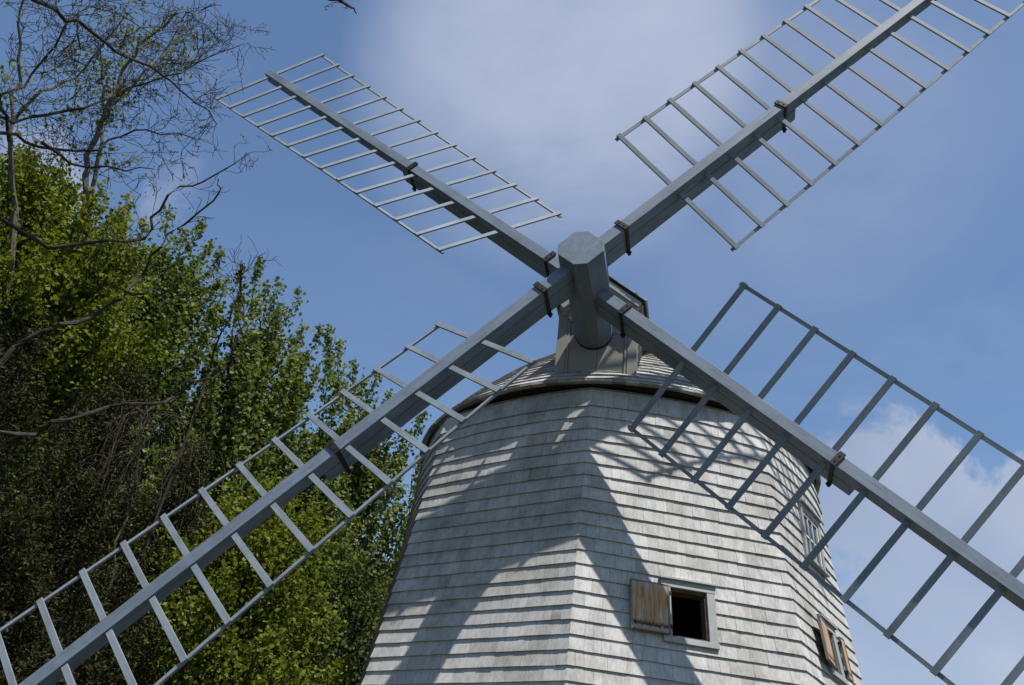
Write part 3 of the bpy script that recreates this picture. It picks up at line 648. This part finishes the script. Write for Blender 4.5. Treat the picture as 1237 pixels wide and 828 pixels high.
# limb centre lines of the bare trees, metres
LIMBS={
 'D_main_low':[(-6.89, -3.57, 4.25), (-6.64, -3.66, 5.35), (-6.49, -3.24, 5.52), (-6.3, -3.36, 5.64), (-6.02, -3.16, 5.87), (-6.0, -2.88, 6.1), (-5.73, -2.92, 6.13), (-5.44, -2.7, 6.28), (-5.42, -2.44, 6.51), (-5.21, -2.6, 6.64), (-5.07, -2.45, 6.75), (-4.98, -2.24, 7.09), (-4.9, -2.48, 7.23), (-4.82, -2.5, 7.56), (-4.98, -2.49, 7.99), (-4.93, -2.87, 8.26), (-4.96, -2.81, 8.37)],
 'D_big':[(-6.97, -4.06, 5.15), (-6.69, -3.92, 6.27), (-6.48, -3.89, 6.5), (-6.27, -3.92, 6.59), (-6.15, -3.58, 6.92), (-5.96, -3.6, 7.15), (-5.8, -3.68, 7.23), (-5.79, -3.48, 7.63), (-5.72, -3.59, 7.83), (-5.56, -3.68, 7.9), (-5.47, -3.52, 8.38), (-5.15, -3.6, 8.71), (-5.03, -3.73, 8.8), (-5.19, -3.59, 9.07)],
 'D_big_side':[(-5.91, -3.52, 7.34), (-5.81, -3.28, 7.47), (-5.89, -2.97, 7.74)],
 'D_4':[(-6.8, -3.92, 7.65), (-6.25, -3.73, 7.94), (-6.07, -3.31, 8.29), (-6.02, -3.42, 8.55), (-5.82, -3.54, 8.83), (-5.72, -3.25, 9.24), (-5.54, -3.23, 9.4), (-5.23, -3.27, 9.63), (-5.2, -3.03, 10.03)],
 'D_3b':[(-6.75, -4.8, 8.52), (-6.72, -4.44, 8.63), (-6.68, -4.03, 8.83), (-6.26, -3.89, 8.91), (-6.09, -3.61, 9.2)],
 'D_3':[(-7.34, -5.44, 8.17), (-6.96, -5.18, 8.3), (-6.99, -4.77, 8.55), (-6.76, -4.56, 8.64), (-6.37, -4.38, 8.8), (-6.33, -4.13, 9.27), (-6.09, -4.06, 9.46), (-5.73, -3.9, 9.56), (-5.72, -3.51, 9.81)],
 'D_2':[(-7.36, -5.27, 7.97), (-6.97, -5.28, 8.46), (-7.09, -4.91, 8.74), (-6.87, -4.79, 8.97), (-6.54, -4.67, 9.21), (-6.38, -4.37, 9.76), (-6.15, -4.32, 10.02), (-5.79, -4.26, 10.27), (-5.53, -4.05, 10.91), (-5.25, -4.0, 11.14)],
 'D_1':[(-6.72, -7.11, 9.22), (-6.25, -6.28, 9.15), (-6.38, -5.89, 9.51), (-6.28, -5.64, 9.62), (-6.1, -5.32, 9.63), (-6.09, -4.77, 9.94), (-5.91, -4.48, 10.03), (-5.75, -4.2, 10.03), (-5.66, -3.58, 10.29), (-5.64, -3.34, 10.28)],
 'D_5':[(-7.26, -5.96, 8.76), (-6.99, -5.39, 8.67), (-7.07, -5.06, 9.15), (-6.98, -5.1, 9.53), (-6.76, -5.26, 10.0), (-6.76, -5.04, 10.6), (-6.51, -4.75, 10.77), (-6.23, -4.38, 10.82)],
 'D_6':[(-6.13, -5.79, 9.44), (-6.09, -5.61, 9.17), (-6.24, -5.41, 9.37)],
 'D_7':[(-7.0, -5.38, 8.68), (-6.94, -5.22, 8.52), (-7.17, -4.81, 8.53)],
 'P_trunk':[(-8.1, -0.58, 8.2), (-8.22, -1.38, 9.51), (-8.22, -1.97, 10.18), (-8.41, -2.05, 10.81), (-8.24, -2.26, 11.34), (-8.08, -2.45, 11.6), (-8.1, -2.47, 12.24), (-7.89, -2.62, 12.66), (-7.31, -2.85, 13.19)],
 'P_2':[(-8.24, -1.8, 10.16), (-8.09, -2.23, 10.93), (-8.29, -2.25, 11.62), (-8.36, -2.5, 12.02), (-8.39, -2.88, 12.47)],
 'P_3':[(-8.12, -2.46, 11.41), (-7.88, -2.55, 11.82), (-7.66, -2.27, 12.49), (-7.26, -2.13, 12.85), (-6.92, -2.11, 13.17)],
 'P_4':[(-8.17, -2.35, 11.26), (-7.85, -2.41, 11.96), (-7.67, -2.27, 12.98), (-7.5, -2.4, 13.64)],
 'P_5':[(-8.68, -2.6, 9.31), (-8.73, -3.24, 10.15), (-8.84, -3.36, 11.02), (-8.86, -3.86, 11.67), (-8.81, -4.22, 12.12)],
 'P_6':[(-8.79, -3.21, 10.34), (-8.49, -3.33, 10.89), (-8.36, -3.0, 11.5), (-8.1, -3.1, 12.02), (-7.78, -3.29, 12.55), (-7.75, -3.31, 13.31)],
 'T_tip':[(-4.56, -5.16, 11.53), (-4.28, -4.5, 11.66), (-4.1, -4.34, 11.67), (-3.91, -4.3, 11.64), (-3.88, -3.98, 11.9), (-3.83, -3.89, 11.89)],
 'V_1':[(-6.28, -0.26, 8.04), (-6.07, -0.65, 8.56), (-5.95, -0.71, 9.27), (-5.88, -1.02, 9.59)],
}

# poplars behind the mill to the left, their upright shoots against the sky
make_tree('poplar_tree', 'tall green poplar with upright leafy shoots, left of the bare twig against the sky', 'tree', polar(-33.0, 20.5), 4.2, 13.9, 3.2, 240, 120, 0.108, 0.85, M_LEAF_P, M_BARK, 1,
    tips=[tipat(*q) for q in ((-36.3, 0.667, 19.5), (-35.85, 0.625, 19.0), (-34.8, 0.642, 20), (-34.35, 0.588, 19.5), (-33.6, 0.672, 20.5), (-33.15, 0.606, 20.0), (-32.2, 0.647, 20), (-31.75, 0.605, 19.5), (-31.2, 0.667, 20), (-30.75, 0.613, 19.5), (-30.2, 0.642, 20.6), (-29.75, 0.576, 20.1), (-29.4, 0.637, 20.2), (-28.95, 0.595, 19.7), (-28.4, 0.602, 20.8), (-27.95, 0.548, 20.3))], sig=0.2, upright=1.2, hz_=0.95, group='poplars beside the mill')
make_tree('poplar_tree', 'green poplar with ragged upright shoots in the middle of the tree line', 'tree', polar(-25.0, 20.5), 3.6, 12.7, 2.9, 220, 120, 0.108, 0.85, M_LEAF_P, M_BARK, 2,
    tips=[tipat(*q) for q in ((-27.8, 0.626, 20), (-27.35, 0.584, 19.5), (-26.7, 0.641, 20), (-26.25, 0.587, 19.5), (-25.8, 0.606, 20.5), (-25.35, 0.540, 20.0), (-25.1, 0.618, 20.2), (-24.65, 0.576, 19.7), (-24.4, 0.586, 20), (-23.95, 0.532, 19.5), (-23.6, 0.614, 20.3), (-23.15, 0.548, 19.8), (-22.6, 0.566, 20.8), (-22.15, 0.524, 20.3), (-21.5, 0.571, 20.2), (-21.05, 0.517, 19.7))], sig=0.19, upright=1.2, hz_=0.95, group='poplars beside the mill')
make_tree('poplar_tree', 'lower green poplar right beside the shingled tower, behind the lower left sail', 'tree', polar(-17.5, 21.5), 3.0, 11.4, 3.0, 210, 120, 0.108, 0.85, M_LEAF_P, M_BARK, 3,
    tips=[tipat(*q) for q in ((-20.9, 0.571, 21), (-20.45, 0.529, 20.5), (-20.0, 0.556, 21), (-19.55, 0.502, 20.5), (-18.7, 0.531, 21.3), (-18.25, 0.465, 20.8), (-17.8, 0.511, 21.5), (-17.35, 0.469, 21.0), (-17.0, 0.521, 21), (-16.55, 0.467, 20.5), (-15.9, 0.501, 21.4), (-15.45, 0.435, 20.9), (-14.8, 0.496, 21), (-14.35, 0.454, 20.5), (-13.4, 0.481, 21.2), (-12.95, 0.427, 20.7))], sig=0.19, upright=1.2, hz_=0.95, group='poplars beside the mill')
# deep green trees closing the view behind them
for q, (az_, d_, zt, R_, lab) in enumerate(((-37, 26, 12.5, 4.2, 'deep green tree behind the yellow green one at the left edge'), (-26, 27, 11.0, 4.2, 'deep green tree standing behind the poplars and cedars'), (-15, 28, 9.6, 4.2, 'deep green tree low behind the poplar at the tower edge'))):
    make_tree('broadleaf_tree', lab, 'tree', polar(az_, d_), 0.8, zt, R_, 170, 120, 0.2, 0.8, M_LEAF_F, M_BARK, 10+q, sig=0.42, group='deep green trees at the back')
# yellow green spring tree, upper left
make_tree('spring_tree', 'bright yellow green leafy tree at the left edge under the bare branches', 'tree', polar(-40.5, 14.3), 7.0, 10.8, 2.4, 240, 170, 0.078, 0.75, M_LEAF_Y, M_BARK, 20,
    tips=[tipat(*q) for q in ((-45, 0.66, 14.0), (-43, 0.665, 14.1), (-41, 0.66, 14.3), (-39.2, 0.65, 14.2), (-37.4, 0.63, 14.3), (-35.9, 0.60, 14.2), (-35.0, 0.55, 14.2), (-34.0, 0.50, 14.3))], sig=0.28, upright=0.6, trunk_r=0.17, zlow=0.86)
make_tree('small_tree', 'low yellow green tree behind the bars of the lower left sail', 'tree', polar(-22.5, 14.5), 2.6, 6.9, 2.0, 140, 120, 0.08, 0.75, M_LEAF_Y, M_BARK, 21, sig=0.26, upright=0.6, trunk_r=0.1)
make_tree('small_tree', 'small mid green tree at the foot of the tower, lower middle', 'tree', polar(-15.8, 16.5), 1.6, 6.6, 1.9, 110, 120, 0.075, 0.8, M_LEAF_F, M_BARK, 22, sig=0.28, upright=0.7, trunk_r=0.1)
# dark cedars, lower left
for q, (az_, d_, zt, R_, lab) in enumerate(((-38.5, 12.9, 7.9, 2.0, 'near black cedar at the left edge under the long bare limb'), (-32.0, 13.4, 7.7, 1.9, 'dark cedar with dead vines hanging over its right side'), (-27.5, 15.0, 7.4, 1.6, 'dark cedar between the vine tangle and the low yellow green tree'), (-34.5, 12.8, 5.2, 1.5, 'short dark cedar low behind the tip of the lower left sail'))):
    make_tree('cedar_tree', lab, 'tree', polar(az_, d_), 0.6, zt, R_, 260, 210, 0.07, 0.33, M_LEAF_C, M_BARK, 30+q, sig=0.2, upright=0.45, group='dark cedars', trunk_r=0.14,
        prof=lambda u: max(0.0, 1-max(0, u-0.3)/0.72)**0.8*(0.8+0.2*min(1, u/0.3)), upb=0.1)

# the bare spreading tree whose trunk stands outside the frame
def twigs(mb, path, rng, r0, level, out, dens, length, sides=4):
    path = [np.array(p) for p in path]; seg = [np.linalg.norm(b_-a) for a, b_ in zip(path[:-1], path[1:])]; L = sum(seg)
    n = max(1, int(L*dens*rng.uniform(0.8, 1.2)))
    for _ in range(n):
        s = rng.uniform(0.08, 1.0)*L; acc = 0
        for i, l in enumerate(seg):
            if acc+l >= s or i == len(seg)-1: break
            acc += l
        f = min(1, (s-acc)/max(l, 1e-6)); p = path[i]*(1-f)+path[i+1]*f; dr0 = (path[i+1]-path[i])/max(l, 1e-6)
        side = rng.normal(size=3); side -= (side@dr0)*dr0; side /= np.linalg.norm(side)
        v = dr0*rng.uniform(0.35, 0.9)+side*rng.uniform(0.5, 1.0)+np.array([0, 0, rng.uniform(-0.15, 0.5)]); v /= np.linalg.norm(v)
        ln = length*rng.uniform(0.35, 1.1)*(1-0.35*s/L); m_ = max(3, int(ln/0.12)); q = [p]; vv = v.copy()
        for k in range(m_):
            vv = vv+rng.normal(0, 0.32, 3); vv[2] += 0.04; vv /= np.linalg.norm(vv); q.append(q[-1]+vv*ln/m_)
        rt = r0*rng.uniform(0.45, 0.7); mb.tube(q, rt, max(0.0038, rt*0.45), sides)
        out.append(q[-1]); out.append(q[-1-len(q)//3])
        if level > 0: twigs(mb, q, rng, max(0.0052, rt*0.75), level-1, out, dens*1.2, length*0.52, 3)
def sub(path, k=3, rng=None, j=0.02):
    p = np.array(path, float); o = [p[0]]
    for a, b_ in zip(p[:-1], p[1:]):
        for q in range(1, k+1): o.append(a+(b_-a)*q/k+(rng.normal(0, j, 3) if q < k else 0))
    return o
rng = np.random.default_rng(77)
L_ = LIMBS
tx, ty = -8.6, -6.0
bare = empty('bare_tree', (tx, ty, 0)); tag(bare, 'nearly leafless tree reaching long crooked grey branches in from the left', 'tree')
wood = MB(); ends_ = []
trk = [(tx, ty, -0.05), (tx+0.05, ty, 2.2), (tx+0.15, ty+0.1, 4.4), (tx+0.1, ty+0.15, 6.6), (tx+0.3, ty+0.1, 8.8), (tx+0.7, ty+0.2, 10.5)]
wood.tube(sub(trk, 3, rng, 0.03), 0.27, 0.10, 10)
RAD = {'D_main_low': (0.031, 0.007), 'D_big': (0.037, 0.008), 'D_big_side': (0.02, 0.008), 'D_4': (0.03, 0.006), 'D_3b': (0.022, 0.006), 'D_3': (0.028, 0.006), 'D_2': (0.03, 0.005), 'D_1': (0.036, 0.006), 'D_5': (0.024, 0.005), 'D_6': (0.012, 0.004), 'D_7': (0.025, 0.015)}
LEV = {'D_main_low': (2, 1.5, 0.6), 'D_big': (1, 1.2, 0.6), 'D_big_side': (0, 2, 0.3), 'D_4': (2, 5.0, 0.8), 'D_3b': (2, 4.0, 0.7), 'D_3': (2, 5.5, 1.05), 'D_2': (2, 6.5, 1.15), 'D_1': (2, 7.0, 1.2), 'D_5': (2, 7.0, 1.35), 'D_6': (1, 2.0, 0.4), 'D_7': (1, 2, 0.4)}
TK = {'D_main_low': 3.4, 'D_big': 5.2, 'D_4': 7.6, 'D_3': 8.6, 'D_2': 8.6, 'D_1': 9.9, 'D_5': 9.9}
for k_, p in L_.items():
    if k_[0] != 'D': continue
    r0_, r1_ = RAD[k_]
    if k_ in TK: z = TK[k_]; p = [(tx+0.15, ty+0.1, z), ((tx+p[0][0])/2, (ty+p[0][1])/2, (z+p[0][2])/2+0.1)]+list(p)
    pp = sub(p, 2, rng, 0.03); wood.tube(pp, r0_, r1_, 7); lv, de, le = LEV[k_]
    vis = pp if k_ not in TK else pp[5:]
    twigs(wood, vis, rng, max(0.006, r1_*1.1), lv, ends_, de, le)
wood.build('trunk', M_BARK, bare, origin=(tx, ty, 0))
bp = np.array(ends_); bp = bp[rng.random(len(bp)) < 0.35]
bp = np.repeat(bp, 2, 0)+rng.normal(0, 0.03, (len(bp)*2, 3))
leaves_mesh('young_leaves', bp, 0.035, 0.5, M_BUD, bare, rng, (tx, ty, 0), 0.3)

# the paler tree further back with a forked trunk and a few leafy sprays
px_, py_ = L_['P_trunk'][0][0]+0.1, L_['P_trunk'][0][1]
pale = empty('pale_tree', (px_, py_, 0)); tag(pale, 'pale forked trunk with sparse leafy sprays rising out of the yellow green crown', 'tree')
wood = MB(); ends2 = []
p = [(px_, py_, -0.05), (px_+0.05, py_, 3.5)]+list(L_['P_trunk']); wood.tube(sub(p, 3, rng, 0.02), 0.07, 0.018, 8)
twigs(wood, sub(L_['P_trunk'][2:], 2, rng), rng, 0.009, 2, ends2, 4.5, 1.0)
for k_, (r0_, r1_) in {'P_2': (0.035, 0.010), 'P_3': (0.025, 0.006), 'P_4': (0.025, 0.006), 'P_5': (0.04, 0.012), 'P_6': (0.03, 0.008)}.items():
    pp = sub(L_[k_], 3, rng, 0.03); wood.tube(pp, r0_, r1_, 6); twigs(wood, pp, rng, 0.008, 2, ends2, 4.5, 1.0)
q = L_['P_5'][0]; wood.tube(sub([(px_, py_, 4.0), ((px_+q[0])/2, (py_+q[1])/2, 6.5), q], 3, rng), 0.08, 0.05, 7)
wood.build('trunk', M_PALE, pale, origin=(px_, py_, 0))
e2 = np.array(ends2); cen = [np.array(L_['P_2'][3]), np.array(L_['P_6'][1]), np.array(L_['P_6'][2]), np.array(L_['P_5'][2])]
pick = [e for e in e2 if min(np.linalg.norm(e-c) for c in cen) < 1.5 and rng.random() < 0.16] + [e for e in e2 if rng.random() < 0.02]
lp = np.repeat(np.array(pick), 7, 0); lp = lp+rng.normal(0, 0.10, lp.shape)
leaves_mesh('crown', lp, 0.075, 0.7, M_LEAF_Y, pale, rng, (px_, py_, 0), 0.3)

# slender dead sapling rising in front of the poplars
p = L_['V_1']; sx, sy = p[0][0]-0.25, p[0][1]
sap = empty('bare_sapling', (sx, sy, 0)); tag(sap, 'thin leafless sapling forking against the sky in front of the poplars', 'tree')
wood = MB(); pp = sub([(sx, sy, -0.05), (sx+0.05, sy, 4.0)]+list(p), 4, rng, 0.02); wood.tube(pp, 0.026, 0.007, 6)
twigs(wood, sub(p[-2:], 4, rng, 0.02), rng, 0.007, 1, [], 11.0, 0.95)
wood.build('trunk', M_BARK, sap, origin=(sx, sy, 0))

# branch tip hanging in from above, upper middle
p = L_['T_tip']; nx, ny = -1.5, -5.2
# it belongs to an oak outside the frame behind the camera's left
ov = empty('overhanging_tree', (-9.5, -9.5, 0)); tag(ov, 'branch tip with tiny buds dipping into the top edge of the picture', 'tree')
wood = MB(); wood.tube(sub([(-9.5, -9.5, -0.05), (-9.4, -9.4, 4), (-9.2, -9.2, 8), (-8.7, -8.9, 11.5)], 3, rng, 0.03), 0.24, 0.12, 9)
pp = sub([(-8.7, -8.9, 11.5), (-6.9, -7.6, 12.4)]+list(p), 3, rng, 0.02); wood.tube(pp, 0.08, 0.006, 6); e3 = []
twigs(wood, pp[-12:], rng, 0.006, 1, e3, 5.0, 0.25); wood.build('trunk', M_BARK, ov, origin=(-9.5, -9.5, 0))
leaves_mesh('young_leaves', np.repeat(np.array(e3), 2, 0)+rng.normal(0, .02, (len(e3)*2, 3)), 0.035, 0.5, M_BUD, ov, rng, (-9.5, -9.5, 0), 0.3)

# dead vines hanging in a tangle over the cedar
vx, vy, vz = tipat(-30.0, 0.37, 12.4)
vine = empty('dead_vine', (vx, vy, 0)); tag(vine, 'tangle of dead brown vines arching over the dark cedar', 'vine')
wood = MB(); wood.tube(sub([(vx, vy, -0.05), (vx-0.2, vy+0.3, 2.5), (vx-0.1, vy+0.4, 4.6), (vx-0.35, vy+0.2, vz+0.55)], 5, rng, 0.06), 0.025, 0.012, 6)
for k in range(70):
    c = np.array([vx, vy, vz])+rng.normal(0, 1, 3)*np.array([0.45, 0.3, 0.3])+np.array([-0.15, 0, 0.3]); a = rng.uniform(0, 2*PI); w_ = rng.uniform(0.25, 0.9); dn = rng.uniform(0.3, 1.1)
    e_ = c+np.array([math.cos(a)*w_, math.sin(a)*w_*0.5, -dn]); m1 = c+np.array([math.cos(a)*w_*0.7, math.sin(a)*w_*0.4, rng.uniform(0.0, 0.35)])
    q = bez(c, m1, e_, 9)+rng.normal(0, 0.012, (9, 3)); wood.tube(q, rng.uniform(0.003, 0.007), 0.0025, 4)
    if k % 5 == 0: twigs(wood, list(q), rng, 0.004, 0, [], 5, 0.25, 3)
wood.build('stems', M_VINE, vine, origin=(vx, vy, 0))
